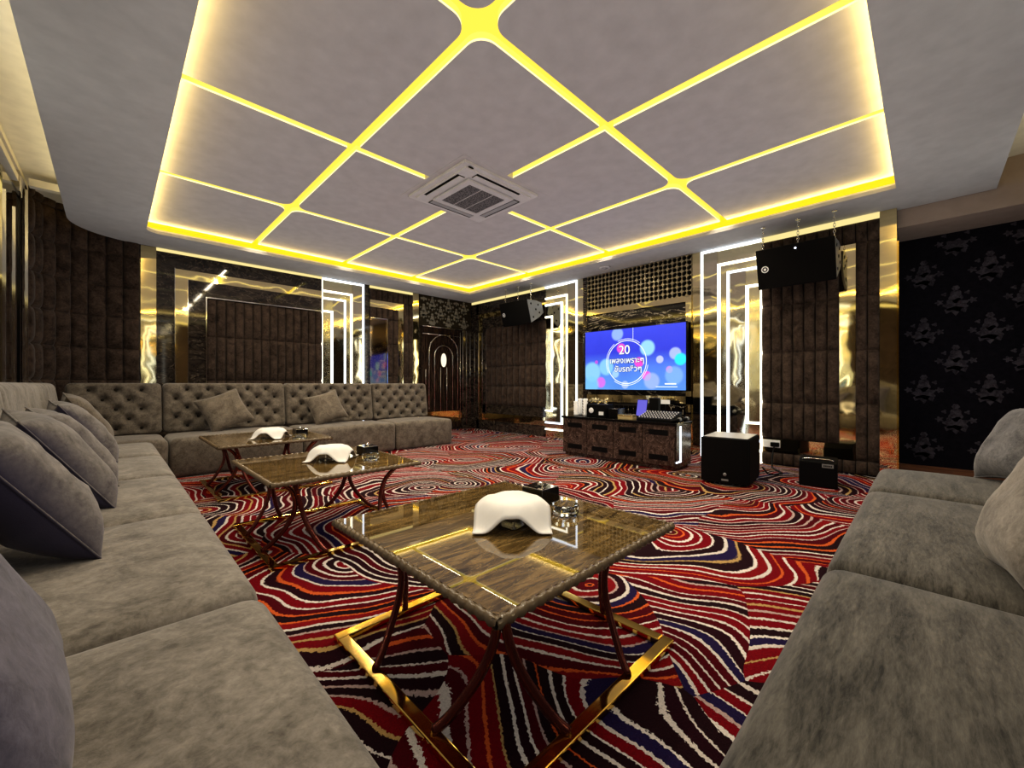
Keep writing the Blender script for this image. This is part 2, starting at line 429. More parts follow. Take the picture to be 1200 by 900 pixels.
clad('gold_frame', [(3.313, 3.977, 2.35, 2.478), (3.87, 3.977, .4, 2.35)], M['gold_mirror'], W_far, P, .024)
mb = MB(); tiles(mb, P, lin(3.313, 3.87, 5), [2.15, 2.35], .005, .055); tiles(mb, P, [3.644, 3.757, 3.87], [.5, 1.1, 1.7, 2.15], .005, .055)
mb.build('padded_panel', M['padded'], W_far)
clad('mirror_panel', [(3.313, 3.644, .4, 2.15)], M['bronze_mirror'], W_far, P, .02)
clad('chrome_trim', [(3.636, 3.648, .4, 2.16), (3.313, 3.636, 2.148, 2.16)], M['chrome'], W_far, P, .04)

# wallpaper frieze and damask motifs
def damask(name, P, a0, a1, z0, z1, pa, pz, s, mat, parent, off=.004):
    mb = MB()
    def poly(c, pts): 
        vs = [P(c[0] + x * s, c[1] + y * s, off) for x, y in pts]
        n = len(vs); mb.add(vs + [P(c[0] + sum(p[0] for p in pts) / n * s, c[1] + sum(p[1] for p in pts) / n * s, off)], [(k, (k + 1) % n, n) for k in range(n)])
    def petals(cx, cy, R, k, amp, sy=1., rot=0): return [(cx + R * (1 + amp * math.cos(k * t + rot)) * math.cos(t), cy + sy * R * (1 + amp * math.cos(k * t + rot)) * math.sin(t)) for t in [2 * PI * i / 40 for i in range(40)]]
    col = 0; a = a0 + pa * .5
    while a < a1:
        z = z0 + (pz * .25 if col % 2 else pz * .75)
        while z < z1 + pz * .2:
            c = (a, z)
            shapes = [petals(0, -.10, .52, 7, .16, .72), petals(0, .42, .30, 5, .14, 1.25, PI / 2), petals(0, .95, .17, 6, .1), petals(-.72, .12, .17, 5, .3, .9), petals(.72, .12, .17, 5, .3, .9), petals(-.5, .62, .11, 3, .3), petals(.5, .62, .11, 3, .3),
                      [(-.5, -.35), (-.42, -.62), (-.2, -.5), (0, -.8), (.2, -.5), (.42, -.62), (.5, -.35), (0, -.2)]]
            for sh in shapes:
                if all(a0 < c[0] + x * s < a1 and z0 < c[1] + y * s < z1 for x, y in sh): poly(c, sh)
            z += pz
        a += pa; col += 1
    return mb.build(name, mat, parent)
clad('wallpaper_frieze', [(4.33, XT - .02, 2.12, ZS)], M['wallpaper_brown'], W_far, P, .012)
damask('damask_pattern', P, 4.33, XT - .03, 2.13, ZS, .20, .34, .155, M['damask_gold'], W_far, .016)
damask('damask_pattern', wp('alc'), YN, .21, .1, 2.55, .235, .62, .165, M['damask_grey'], W_alc)

# glossy arched door in the corner
mb = MB(); wbox(mb, P, 4.36, 5.34, .06, 2.1, 0, .035)
door = struct(mb.build('door_1', M['door']))
mb = MB()
for hw, zt in ((.355, 1.96), (.225, 1.745), (.078, 1.30)):
    pts = [P(4.89 - hw, .42, .045)]
    if hw > .1:
        pts += [P(4.89 + hw * math.cos(t), zt - hw + hw * math.sin(t), .045) for t in [PI - PI * i / 16 for i in range(17)]]
        pts.append(P(4.89 + hw, .42, .045)); mb.tube(pts, .012, 6)
    else:
        mb.tube([P(4.89 - hw, .42, .045), P(4.89 - hw, zt, .045)], .009, 6); mb.tube([P(4.89 + hw, .42, .045), P(4.89 + hw, zt, .045)], .009, 6)
mb.build('chrome_arch', M['chrome'], door)
mb = MB(); ov = [(.062 * math.cos(t), .14 * math.sin(t)) for t in [2 * PI * i / 28 for i in range(28)]]
mb.add([P(4.89 + x, 1.45 + z, .05) for x, z in ov] + [P(4.89 + x, 1.45 + z, .034) for x, z in ov], [tuple(range(28))] + [(k, (k + 1) % 28, 28 + (k + 1) % 28, 28 + k) for k in range(28)])
part(mb.build('oval_reflection', M['oval'], door), 'small cream oval reflection painted on the door')  # painted reflection, the door has no lamp
clad('bronze_plinth', [(4.36, 5.34, .16, .40)], M['gold_mirror'], door, P, .042)
mb = MB(); mb.tube([P(4.44, .95, .07), P(4.44, 1.25, .07)], .012, 8)
mb.build('door_handle', M['chrome'], door)
clad('marble_column', [(5.36, XT - .01, .0, 2.12)], M['marble'], W_far, P, .05)
mb = MB()
for a, z0, z1 in ((5.30, .2, 2.05), (5.37, .4, 2.1), (5.47, .1, 2.1), (5.57, .3, 2.08)): mb.tube([P(a, z0, .06), P(a, z1, .06)], .009, 6)
for z in (2.1, 1.95): mb.tube([P(4.38, z + .01, .05), P(5.36, z + .01, .05)], .012, 6)
mb.build('chrome_bar', M['chrome'], W_far)

# curved padded corner (left)
R, cx, cy = .57, -.05, 6.43
def cp(s):
    L1 = .30; L = L1 + R * PI / 2
    d = s * L
    if d < L1: return Vector((.26 - d, YF - .015, 0)), Vector((0, -1, 0))
    t = PI / 2 + (d - L1) / R
    return Vector((cx + R * math.cos(t), cy + R * math.sin(t), 0)), Vector((-math.cos(t), -math.sin(t), 0))
def Pc(a, z, off):
    p, n = cp(a); p = p + n * off; return Vector((p.x, p.y, z))
mb = MB(); tiles(mb, Pc, lin(0, 1, 8), [.0, .26, .64, 1.01, 1.395, 1.78, 2.16, 2.54, 2.92, 3.05], .0, .05)
struct(mb.build('wall_curved_corner', M['padded']))
# left wall mirrors
P = wp('left')
clad('mirror_strip', [(5.86, 6.38, .5, 2.93)], M['clear_mirror'], W_left, P, .02)
clad('black_trim', [(5.80, 5.86, .4, 2.72), (4.2, 5.86, 2.66, 2.70)], M['black_gloss'], W_left, P, .03)
clad('mirror_panel', [(5.02, 5.80, .5, 2.66), (2.0, 3.1, .5, 2.6), (4.0, 4.9, .5, 2.6)], M['clear_mirror'], W_left, P, .02)
clad('chrome_bar', [(5.55, 5.60, .5, 2.5), (5.93, 5.96, .5, 2.9), (6.30, 6.34, .5, 2.9), (5.1, 5.15, .5, 2.5)], M['chrome'], W_left, P, .03)
clad('crown_moulding', [(-.7, 5.78, 2.80, 2.86), (-.7, 6.40, 2.93, 2.98)], M['cove_white'], W_left, P, .022)
led_panel(P, W_left, 3.1, 1, 0); led_panel(P, W_left, 1.2, 1, 0)
clad('reflection_band', [(-.7, 5.0, 2.62, 2.70)], M['gold_reflection'], W_left, P, .03)
Pn = wp('near'); led_panel(Pn, W_near, 4.4, 1, 0); led_panel(Pn, W_near, 2.6, 1, 0); led_panel(Pn, W_near, 1.2, -1, 0)
clad('gold_strip', [(3.35, 3.55, 0, ZS), (5.12, 5.6, 0, ZS)], M['gold_mirror'], W_near, Pn, .02)
clad('reflection_band', [(-.5, 5.6, 2.70, 2.78)], M['gold_reflection'], W_near, Pn, .03)
mb = MB(); tiles(mb, wp('near'), lin(3.55, 4.4, 5), [.4, 1.01, 1.6, 2.2, 2.7], .003, .04)
mb.build('padded_panel', M['padded'], W_near)

# alcove: return wall, bulkhead, skirting
mb = MB(); mb.box(XT + .06, XA, .21, .31, 0, ZU); struct(mb.build('wall_return', M['black_gloss']))
mb = MB(); mb.box(5.73, XA + .05, YN, .21, 2.55, ZU); struct(mb.build('ceiling_bulkhead', M['brown_paint']))
mb = MB(); mb.box(XA - .03, XA, YN, .21, 0, .075); struct(mb.build('baseboard_alcove', M['wood']))
mb = MB(); mb.box(XT - .005, XT + .06, .197, .211, 0, 2.4); struct(mb.build('trim_1', M['brass']))

# ------------------------------------------------------------------ ceiling
mb = MB(); mb.box(XL - .1, XA + .1, YN - .1, YF + .1, ZU, ZU + .1)
ceiling = struct(mb.build('ceiling', M['cove_white']))
def ring_slab(name, outer, hole, z0, z1, mat, parent):
    bm = bmesh.new()
    def loop(pts, z): 
        vs = [bm.verts.new((x, y, z)) for x, y in pts]; return vs, [bm.edges.new((vs[i], vs[(i + 1) % len(vs)])) for i in range(len(vs))]
    L = {}
    for z in (z0, z1):
        a = loop(outer, z); b = loop(hole, z); bmesh.ops.triangle_fill(bm, edges=a[1] + b[1], use_beauty=True); L[z] = (a[0], b[0])
    for k in (0, 1):
        A, B = L[z0][k], L[z1][k]
        for i in range(len(A)): bm.faces.new((A[i], A[(i + 1) % len(A)], B[(i + 1) % len(A)], B[i]))
    bmesh.ops.recalc_face_normals(bm, faces=bm.faces)
    me = bpy.data.meshes.new(name); bm.to_mesh(me); bm.free(); me.materials.append(mat)
    o = bpy.data.objects.new(name, me); COL.objects.link(o); o.parent = parent; return o
TX0, TX1, TY0, TY1 = .29, 5.06, .195, 6.36
arc = [(.27 + .605 * math.cos(t), 6.38 + .605 * math.sin(t)) for t in [PI - PI / 2 * i / 14 for i in range(15)]]
outer = [(-.335, -.444), (XT + .07, -.444), (XT + .07, YF - .03)] + [(.27, YF - .03)] + arc[::-1]
hr = .13
hole = [(TX0, TY0), (TX1, TY0), (TX1, TY1)] + [(TX0 + hr + hr * math.cos(t), TY1 - hr + hr * math.sin(t)) for t in [PI / 2 + PI / 2 * i / 6 for i in range(7)]]
ring_slab('soffit', outer, hole, ZS, ZS + .035, M['ceil'], ceiling)
ring_slab('soffit_lip', [(x, y) for x, y in [(TX0 - .3, TY0 - .3), (TX1 + .3, TY0 - .3), (TX1 + .3, TY1 + .3), (TX0 - .3, TY1 + .3)]], [(x + (-.012 if x < 2 else .012), y + (-.012 if y < 3 else .012)) for x, y in hole], ZS + .035, ZS + .055, M['cove_white'], ceiling)
mb = MB()   # yellow riser of the tray
e = .03
for x0, x1, y0, y1 in ((TX0 - e - .05, TX0 - e, TY0 - .08, TY1 + .08), (TX1 + e, TX1 + e + .05, TY0 - .08, TY1 + .08), (TX0 - .08, TX1 + .08, TY0 - e - .05, TY0 - e), (TX0 - .08, TX1 + .08, TY1 + e, TY1 + e + .05)):
    mb.box(x0, x1, y0, y1, ZS + .055, ZU)
part(mb.build('cove_light_band', M['led_yellow'], ceiling), 'saturated yellow lit cove band')
# panels with glowing grooves
GX = [TX0 - .03, 1.392, 2.61, 3.835, TX1 + .03]; GY = [TY0 - .03, 1.66, 3.23, 4.805, TY1 + .03]; gw = .036
for i in range(4):
    for j in range(4):
        x0 = GX[i] + (gw if i else 0); x1 = GX[i + 1] - (gw if i < 3 else 0); y0 = GY[j] + (gw if j else 0); y1 = GY[j + 1] - (gw if j < 3 else 0)
        pts = []
        for (cx_, cy_, gi, gj, t0) in ((x0, y0, i, j, PI), (x1, y0, i + 1, j, 1.5 * PI), (x1, y1, i + 1, j + 1, 0), (x0, y1, i, j + 1, .5 * PI)):
            r = .11 if (gi in (1, 3) and gj in (1, 3)) else .004
            sx = 1 if cx_ == x0 else -1; sy = 1 if cy_ == y0 else -1
            pts += [(cx_ + sx * r + r * math.cos(t0 + PI / 2 * k / 8), cy_ + sy * r + r * math.sin(t0 + PI / 2 * k / 8)) for k in range(9)]
        n = len(pts); mb = MB()
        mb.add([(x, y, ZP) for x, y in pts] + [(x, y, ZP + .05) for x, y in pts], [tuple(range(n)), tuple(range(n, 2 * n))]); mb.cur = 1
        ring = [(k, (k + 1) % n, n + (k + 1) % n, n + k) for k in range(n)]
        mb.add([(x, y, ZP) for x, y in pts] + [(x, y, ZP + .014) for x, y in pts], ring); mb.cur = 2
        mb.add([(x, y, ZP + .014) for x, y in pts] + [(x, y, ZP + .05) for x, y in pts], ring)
        mb.build('ceiling_panel', [M['panel'], M['edge_highlight'], M['groove_side_glow']], ceiling)
mb = MB(); mb.box(2.08, 3.14, 2.68, 3.72, ZP - .002, ZP + .05); mb.build('ceiling_panel', M['panel'], ceiling)
mb = MB(); mb.box(TX0, TX1, TY0, TY1, ZP + .055, ZP + .075)
part(mb.build('groove_light', M['led_groove'], ceiling), 'yellow glowing grooves')
mb = MB(); mb.box(-.56, -.34, 6.02, 6.10, 2.86, 2.93); mb.build('cove_block', M['cove_white'], ceiling)

# ------------------------------------------------------------------ sofas
def seat_mesh(w, d, h=.40, r=.055, crown=.018, seed=0):
    """w along x, d along y; base at z=0, centred"""
    def fn(p):
        u, v = p.x / (w / 2), p.y / (d / 2)
        if p.z > 0:
            p.z += crown * max(0, (1 - u * u)) * max(0, (1 - v ** 4)) + .004 * mnoise.noise(Vector((p.x * 3 + seed, p.y * 3, 0)))
        p.z += h / 2; return p
    return rbox(w, d, h, r, (12, 10, 2), fn)
def back_mesh(w, h, th=.19, lean=.08, r=.05, tuft=None, seed=0):
    """front face towards -y, base z=0, lean back to +y with height"""
    def fn(p):
        if p.y < -th / 2 + .02 and tuft:
            px, pz = tuft; inz = 1
            x = p.x; z = p.z; best = 9
            row = round((z) / pz)
            dsum = 0
            for rr in (row - 1, row, row + 1):
                if abs(rr) > tuft_rows: continue
                ox = (px / 2 if rr % 2 else 0)
                k = round((x - ox) / px)
                for kk in (k - 1, k, k + 1):
                    bx, bz = kk * px + ox, rr * pz
                    if abs(bx) > w / 2 - .07: continue
                    d = math.hypot(x - bx, z - bz); dsum = max(dsum, .058 * math.exp(-(d / .040) ** 2))
            # diagonal pleats
            u = (x / px + z / (2 * pz)); v = (x / px - z / (2 * pz))
            pl = max(0, 1 - abs(u - round(u)) / .09) + max(0, 1 - abs(v - round(v)) / .09)
            if abs(z) < pz * tuft_rows + .02 and abs(x) < w / 2 - .05: dsum += .014 * min(1, pl)
            p.y += dsum
        elif p.y < 0:
            p.y -= .012 * mnoise.noise(Vector((p.x * 2.2 + seed, p.z * 1.2, seed)))
            f = p.x * 5.3 + seed; p.y += .008 * max(0, 1 - abs(f - round(f)) / .08)
        z = p.z + h / 2
        return Vector((p.x, p.y + lean * (z / h), z))
    tuft_rows = 2
    return rbox(w, th, h, r, (int(w / .018) if tuft else 30, 3, int(h / .018) if tuft else 14), fn)
BUT = MB(); BUT.lathe([(.0005, -.004), (.014, -.003), (.014, .002), (.009, .007), (.0005, .009)], 10)
but_proto = None
def sofa(name, label, w, d, loc, rz, mat, tuft=None, back=True, group='modules of the grey corner sofa', back_h=.57, seat_h=.40, seed=0, side_back=None):
    global but_proto
    t = thing(name, label, 'sofa', loc, rz, group)
    s = seat_mesh(w - .008, d, seat_h, seed=seed).build('seat', mat, t, merge=1e-5); s.location = (0, 0, 0)
    if back:
        b = back_mesh(w - .010, back_h, tuft=tuft, seed=seed).build('backrest', mat, t, merge=1e-5); b.location = (0, d / 2 + .075, .40)
        if tuft:
            px, pz = tuft
            for rr in range(-2, 3):
                ox = px / 2 if rr % 2 else 0
                for kk in range(-12, 13):
                    bx = kk * px + ox; bz = rr * pz
                    if abs(bx) > w / 2 - .075: continue
                    if but_proto is None: bo = but_proto = BUT.build('button', M['button'], b)
                    else: bo = but_proto.copy(); COL.objects.link(bo); bo.parent = b
                    z = bz + back_h / 2
                    bo.location = (bx, -.095 + .050 + .08 * z / back_h, z); bo.rotation_euler = (PI / 2 - .17, 0, 0)
    return t
# left run: backrest at -X => local +y maps to -X : rz = +90deg
LX0, LX1 = -.34, .30; LD = LX1 - LX0; lcx = (LX0 + LX1) / 2
lefts = [(.27, 1.285, 'grey velvet sofa seat nearest the viewer on the left'), (1.285, 2.285, 'second grey velvet sofa seat along the left wall, holding a big pillow'),
         (2.285, 3.30, 'third grey velvet sofa seat along the left wall'), (3.30, 4.30, 'fourth grey velvet sofa seat along the left wall'), (4.30, 5.31, 'grey velvet left sofa seat next to the far corner')]
for i, (a, b, l) in enumerate(lefts):
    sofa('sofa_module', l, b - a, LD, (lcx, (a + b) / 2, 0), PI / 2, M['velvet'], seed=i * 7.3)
# far run
FY0, FY1 = 5.345, 6.06; fd = FY1 - FY0; fcy = (FY0 + FY1) / 2
fars = [(-.34, .42, 'tufted grey sofa corner seat in the far left corner, pillows in front'), (.42, 1.69, 'tufted grey sofa section beside the far corner, one tan pillow on it'),
        (1.69, 2.93, 'tufted grey sofa section in the middle of the far wall, one tan pillow on it'), (2.93, 3.93, 'tufted grey sofa section at the free right end by the dark door')]
for i, (a, b, l) in enumerate(fars):
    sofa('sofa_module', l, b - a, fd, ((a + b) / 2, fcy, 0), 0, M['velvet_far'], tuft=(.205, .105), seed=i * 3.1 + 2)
# far end of the left backrest continues behind the corner seat
t = thing('sofa_bolster', 'smooth rounded grey backrest end in the far left sofa corner', 'sofa', (LX0, 5.70, 0), PI / 2)
back_mesh(.76, .57, seed=4.2).build('backrest', M['velvet'], t, merge=1e-5).location = (0, .075, .40)
# right run (backrest towards -Y)
rights = [(.30, 1.615, 'dark grey velvet sofa seat nearest the viewer on the right'), (1.615, 2.90, 'dark grey velvet sofa seat on the right holding the big pale pillow'), (2.90, 3.72, 'dark grey velvet sofa seat at the far right end by the patterned wallpaper')]
for i, (a, b, l) in enumerate(rights):
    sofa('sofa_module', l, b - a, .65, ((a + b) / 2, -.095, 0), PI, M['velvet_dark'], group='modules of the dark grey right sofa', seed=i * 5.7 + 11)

# ------------------------------------------------------------------ pillows
def pillow_mesh(S, T, seed):
    mb = MB(); n = 22
    def pt(u, v, sg):
        e = (max(0, 1 - u ** 4) * max(0, 1 - v ** 4)) ** .62
        x = S / 2 * u * (1 - .10 * (1 - v * v) * abs(u)); y = S / 2 * v * (1 - .10 * (1 - u * u) * abs(v))
        z = sg * T / 2 * e * (1 + .10 * mnoise.noise(Vector((u * 2 + seed, v * 2, sg))))
        z += .006 * e * mnoise.noise(Vector((u * 5, v * 5 + seed, sg * 3)))
        return Vector((x, y, z))
    for sg in (1, -1):
        mb.grid(lambda a, b: pt(math.sin((2 * a - 1) * PI / 2), math.sin((2 * b - 1) * PI / 2), sg), n, n)
    return mb, pt
def pillow(label, loc, S, T, normal, spin, mat, group=None, seed=0, name='throw_pillow'):
    """normal: direction of the face; spin: rotation about it"""
    t = thing(name, label, 'pillow', loc, 0, group)
    nz = Vector(normal).normalized(); y = (Vector((0, 0, 1)) - nz * nz.z).normalized(); x = y.cross(nz)
    Mx = Matrix((x, y, nz)).transposed().to_4x4() @ Matrix.Rotation(spin, 4, 'Z')
    t.rotation_euler = Mx.to_euler()
    mb, pt = pillow_mesh(S, T, seed); mb.build('cover', mat, t, merge=1e-5)
    k = 18; ed = [pt(-1 + 2 * i / k, -1, 1) for i in range(k)] + [pt(1, -1 + 2 * i / k, 1) for i in range(k)] + [pt(1 - 2 * i / k, 1, 1) for i in range(k)] + [pt(-1, 1 - 2 * i / k, 1) for i in range(k)]
    mb = MB(); mb.tube(ed, .0045, 6, closed=True); mb.build('piping', mat, t)
    return t
gp = 'pillows leaning along the left sofa'
pillow('large purple-grey pillow at the lower left edge, nearest the viewer', (-.222, .84, .645), .58, .26, (.88, .05, .42), .10, M['pillow_blue'], gp, 1)
pillow('dark purplish pillow half hidden behind the nearest left pillow', (-.30, 1.42, .58), .44, .16, (.90, .2, .40), .3, M['pillow_blue'], gp, 2)
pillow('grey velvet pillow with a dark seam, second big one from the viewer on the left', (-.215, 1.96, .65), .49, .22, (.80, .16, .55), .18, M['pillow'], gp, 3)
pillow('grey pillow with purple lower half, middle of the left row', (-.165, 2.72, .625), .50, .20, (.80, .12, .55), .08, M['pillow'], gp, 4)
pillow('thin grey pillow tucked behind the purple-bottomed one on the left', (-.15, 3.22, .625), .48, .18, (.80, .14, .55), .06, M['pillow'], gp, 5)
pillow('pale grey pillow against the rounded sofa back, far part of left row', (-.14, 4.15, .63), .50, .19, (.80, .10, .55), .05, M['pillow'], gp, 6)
pillow('farthest left pillow, brownish grey, touching the tufted corner backrest', (-.14, 4.95, .66), .50, .17, (.82, .05, .5), .06, M['pillow_tan'], gp, 7)
gf = 'tan pillows on the tufted far sofa'
pillow('tan square pillow tilted on the far sofa, left of the two', (.965, 5.84, .645), .46, .17, (-.05, -.85, .45), .38, M['pillow_tan'], gf, 8)
pillow('tan square pillow tilted on the far sofa, right of the two', (2.13, 5.84, .635), .45, .17, (-.12, -.85, .45), .30, M['pillow_tan'], gf, 9)
gr = 'pillows on the right sofa'
pillow('large pale rounded pillow at the right edge of the picture', (1.79, -.285, .62), .50, .25, (-.10, .86, .42), .05, M['velvet'], gr, 10)
pillow('mottled charcoal pillow at right edge in front of patterned wallpaper', (3.52, -.375, .64), .47, .20, (-.25, .82, .45), .15, M['pillow_dark'], gr, 11)

# ------------------------------------------------------------------ tables
def make_table(label, cx, cy, sx, sy):
    t = thing('coffee_table', label, 'table', (cx, cy, 0), 0, 'marble coffee tables down the middle')
    Z = .45; hx, hy = sx / 2, sy / 2
    mb = MB(); mb.box(-hx + .012, hx - .012, -hy + .012, hy - .012, Z - .022, Z); mb.build('tabletop', M['table_marble'], t)
    for ax, s in ((0, -1), (0, 1), (1, -1), (1, 1)):
        L = (sx if ax == 0 else sy); n = int(L / .006); pts = []; mb = MB()
        K = 8; vs = []
        for i in range(n + 1):
            a = -L / 2 + L * i / n
            for k in range(K):
                th = 2 * PI * k / K
                rr = .0135 * (1 + .20 * math.cos(2 * PI * a / .034 + th))
                o = s * ((hy if ax == 0 else hx) - .008) + rr * math.cos(th); z = Z - .012 + rr * math.sin(th)
                vs.append((a, o, z) if ax == 0 else (o, a, z))
        mb.add(vs, [(i * K + k, i * K + (k + 1) % K, (i + 1) * K + (k + 1) % K, (i + 1) * K + k) for i in range(n) for k in range(K)], True)
        mb.build('beaded_edge', M['rope'], t)
    for qx in (-1, 1):
        for qy in (-1, 1):
            for ax in (0, 1):
                prof = [(.428, .135, .075), (.405, .145, .10), (.37, .16, .135), (.32, .180, .163), (.26, .195, .172), (.20, .208, .160), (.14, .225, .130), (.09, .245, .095), (.05, .265, .062), (.022, .285, .026)]
                pts = []
                for z, al, ins in prof:
                    if ax == 0: pts.append((qx * (hx - al), qy * (hy - ins), z))
                    else: pts.append((qx * (hx - ins), qy * (hy - al), z))
                # smooth (Catmull-Rom)
                V = [Vector(p) for p in pts]; out = []
                for i in range(len(V) - 1):
                    p0, p1, p2, p3 = V[max(0, i - 1)], V[i], V[i + 1], V[min(len(V) - 1, i + 2)]
                    for k in range(4):
                        u = k / 4; out.append(.5 * ((2 * p1) + (p2 - p0) * u + (2 * p0 - 5 * p1 + 4 * p2 - p3) * u * u + (3 * p1 - p0 - 3 * p2 + p3) * u ** 3))
                out.append(V[-1])
                mb = MB(); mb.tube(out, .012, 8, flat_=(.0145, .0125)); mb.build('leg', M['leg_metal'], t)
    for ax, s in ((0, -1), (0, 1), (1, -1), (1, 1)):
        mb = MB(); w = .042
        if ax == 0: mb.box(-hx, hx, *sorted((s * hy, s * (hy - w))), 0, .022)
        else: mb.box(*sorted((s * hx, s * (hx - w))), -hy + w, hy - w, 0, .0218)
        part(mb.build('base_rail', M['brass'], t, bevel=.004), 'polished brass rail on the carpet')
    mb = MB(); mb.box(-hx + .09, hx - .09, -hy + .09, hy - .09, Z - .034, Z - .022); mb.build('apron', M['leg_metal'], t)
    return t
make_table('brown marble coffee table nearest the viewer, on a brass floor frame', 1.035, 1.105, .88, .91)
make_table('brown marble coffee table in the middle of the three', 1.02, 2.80, .88, .92)
make_table('brown marble coffee table farthest away, before the tufted sofa', 1.07, 4.50, .91, .97)

def cloth_mesh(L=.138, top=.094):
    mb = MB(); n = 24
    def fn(a, b):
        u, v = 2 * a - 1, 2 * b - 1
        c = abs(u * v); s = min(1, max(0, (c - .12) / .60)); s = s * s * (3 - 2 * s)
        e = max(abs(u), abs(v)); lip = max(0, (e - .62) / .38) ** 1.6
        z = top - (top - .006) * s * .97 - .036 * lip * (1 - s) + .003 * mnoise.noise(Vector((u * 3, v * 3, 1)))
        k = 1 - .02 * s
        return Vector((L * u * k, L * v * k, z))
    mb.grid(fn, n, n); return mb
spots = [(1.055, 1.07, 'nearest'), (1.065, 2.82, 'middle'), (1.08, 4.35, 'farthest')]
box_spots = [(1.335, 1.18), (1.32, 2.83), (1.345, 4.38)]; ash_spots = [(1.275, 1.00), (1.25, 2.63), (1.27, 4.15)]
ZT = .4505
cl0 = bx0 = None
for i, (x, y, w) in enumerate(spots):
    c = cloth_mesh().build('draped_napkin', M['white_cloth']); c.location = (x, y, ZT); c.rotation_euler = (0, 0, -PI / 4 + .05 * i)
    sd = c.modifiers.new('th', 'SOLIDIFY'); sd.thickness = .003
    tag(c, 'white cloth draped over a small box on the %s coffee table' % w, 'napkin', 'white draped cloths')
    h = MB(); h.box(-.062, .062, -.062, .062, 0, .088); ho = h.build('glass_box', M['smoke_glass'], None, bevel=.006); ho.location = (x, y, ZT); ho.rotation_euler = (0, 0, .05)
    tag(ho, 'smoky glass box under the white cloth on the %s coffee table' % w, 'box', 'glass boxes under the cloths')
    bx, by = box_spots[i]
    t = thing('tissue_box', 'black cube tissue box with shiny top on the %s coffee table' % w, 'box', (bx, by, ZT), .0, 'black tissue boxes')
    b = MB(); b.box(-.055, .055, -.06, .06, 0, .062); b.build('box_body', M['black_gloss'], t, bevel=.004)
    b = MB(); b.box(-.052, .052, -.057, .057, .062, .066); b.build('lid', M['chrome'], t, bevel=.002)
    b = MB(); b.box(-.035, .035, -.010, .010, .0655, .068); b.build('slot', M['black'], t)
    b = MB(); b.lathe([(.012, .067), (.016, .075), (.008, .083), (.001, .085)], 8); b.build('knob', M['chrome'], t)
    ax, ay = ash_spots[i]
    b = MB(); b.lathe([(.045, 0), (.054, .004), (.058, .034), (.052, .038), (.044, .037), (.034, .014), (.001, .011)], 8)
    for k in range(4):
        pass
    a = b.build('glass_ashtray', M['glass'], None, smooth=False); a.location = (ax, ay, ZT)
    tag(a, 'faceted clear glass ashtray on the %s coffee table' % w, 'ashtray', 'glass ashtrays')

# ------------------------------------------------------------------ television
tv = thing('television', 'large flat television showing a blue bokeh song screen', 'television', (5.52, 3.087, 1.335))
ty0, ty1, tz0, tz1 = -.83, .83, -.475, .475      # local y (right in picture is -y)
mb = MB(); mb.box(0, .05, ty0, ty1, tz0, tz1); mb.build('housing', M['black_gloss'], tv, bevel=.006)
mb = MB(); mb.box(.05, .112, -.3, .3, -.2, .2); mb.build('wall_bracket', M['black'], tv)
def screen_mat():
    t = NT('tv_screen'); c = t.obj()
    sp = t.N('ShaderNodeSeparateXYZ', {0: c}); gy, gz = sp.outputs[1], sp.outputs[2]
    u = t.math('DIVIDE', t.math('SUBTRACT', .815, gy), 1.63); v = t.math('DIVIDE', t.math('ADD', gz, .46), .92)   # 0..1 from left / bottom
    col = t.ramp(v, [(0, (.16, .42, .92)), (.35, (.13, .30, .95)), (.62, (.06, .08, .80)), (1, (.07, .10, .92))])
    col = t.mix(t.math('MULTIPLY', t.noise(c, 3, 2).outputs[0], .35), col, (.02, .03, .55))
    blobs = [(.08, .30, .16, (.32, .68, .98), .9), (.24, .38, .13, (.30, .66, .98), .9), (.18, .12, .085, (.75, .2, .85), .9), (.13, .47, .03, (.6, .12, .75), .9), (.36, .92, .10, (.40, .60, .98), .8),
             (.40, .68, .075, (.92, .12, .72), 1), (.66, .66, .115, (.36, .72, .99), 1), (.58, .44, .075, (.95, .10, .70), 1), (.655, .22, .07, (.95, .12, .75), 1), (.70, .14, .12, (.42, .55, .98), .8),
             (.775, .47, .055, (.62, .66, .99), .9), (.91, .55, .085, (.50, .60, .99), .9), (.955, .46, .085, (.05, .85, .98), 1), (.86, .31, .05, (.80, .35, .85), .8), (.90, .22, .13, (.30, .55, .98), .7), (.44, .08, .06, (.50, .62, .99), .8), (.07, .08, .14, (.25, .62, .98), .8), (.34, .26, .06, (.45, .72, .99), .8)]
    for bx, bz, r, bc, al in blobs:
        dx = t.math('MULTIPLY', t.math('SUBTRACT', u, bx), 1.777); dz = t.math('SUBTRACT', v, bz)
        d = t.math('SQRT', t.math('ADD', t.math('MULTIPLY', dx, dx), t.math('MULTIPLY', dz, dz)))
        m = t.N('ShaderNodeMapRange', {0: d, 1: r * 1.25, 2: r * .85, 3: 0., 4: al}, interpolation_type='SMOOTHSTEP').outputs[0]
        col = t.mix(m, col, bc)
    t.P(base=(.0, .0, .0), rough=.25, em=col, ems=.95); return t.m
mb = MB(); mb.add([(-.003, y, z) for y, z in ((-.815, -.46), (.815, -.46), (.815, .46), (-.815, .46))], [(0, 1, 2, 3)])
scr = mb.build('screen', screen_mat(), tv)
M['ink'] = emit('screen_white', (.9, .95, 1), 1.1); M['ink_dark'] = emit('screen_outline', (.012, .015, .09), 1.)
def sp(u, v, o=-.006): return Vector((o, .815 - 1.63 * u, -.46 + .92 * v))
mb = MB()
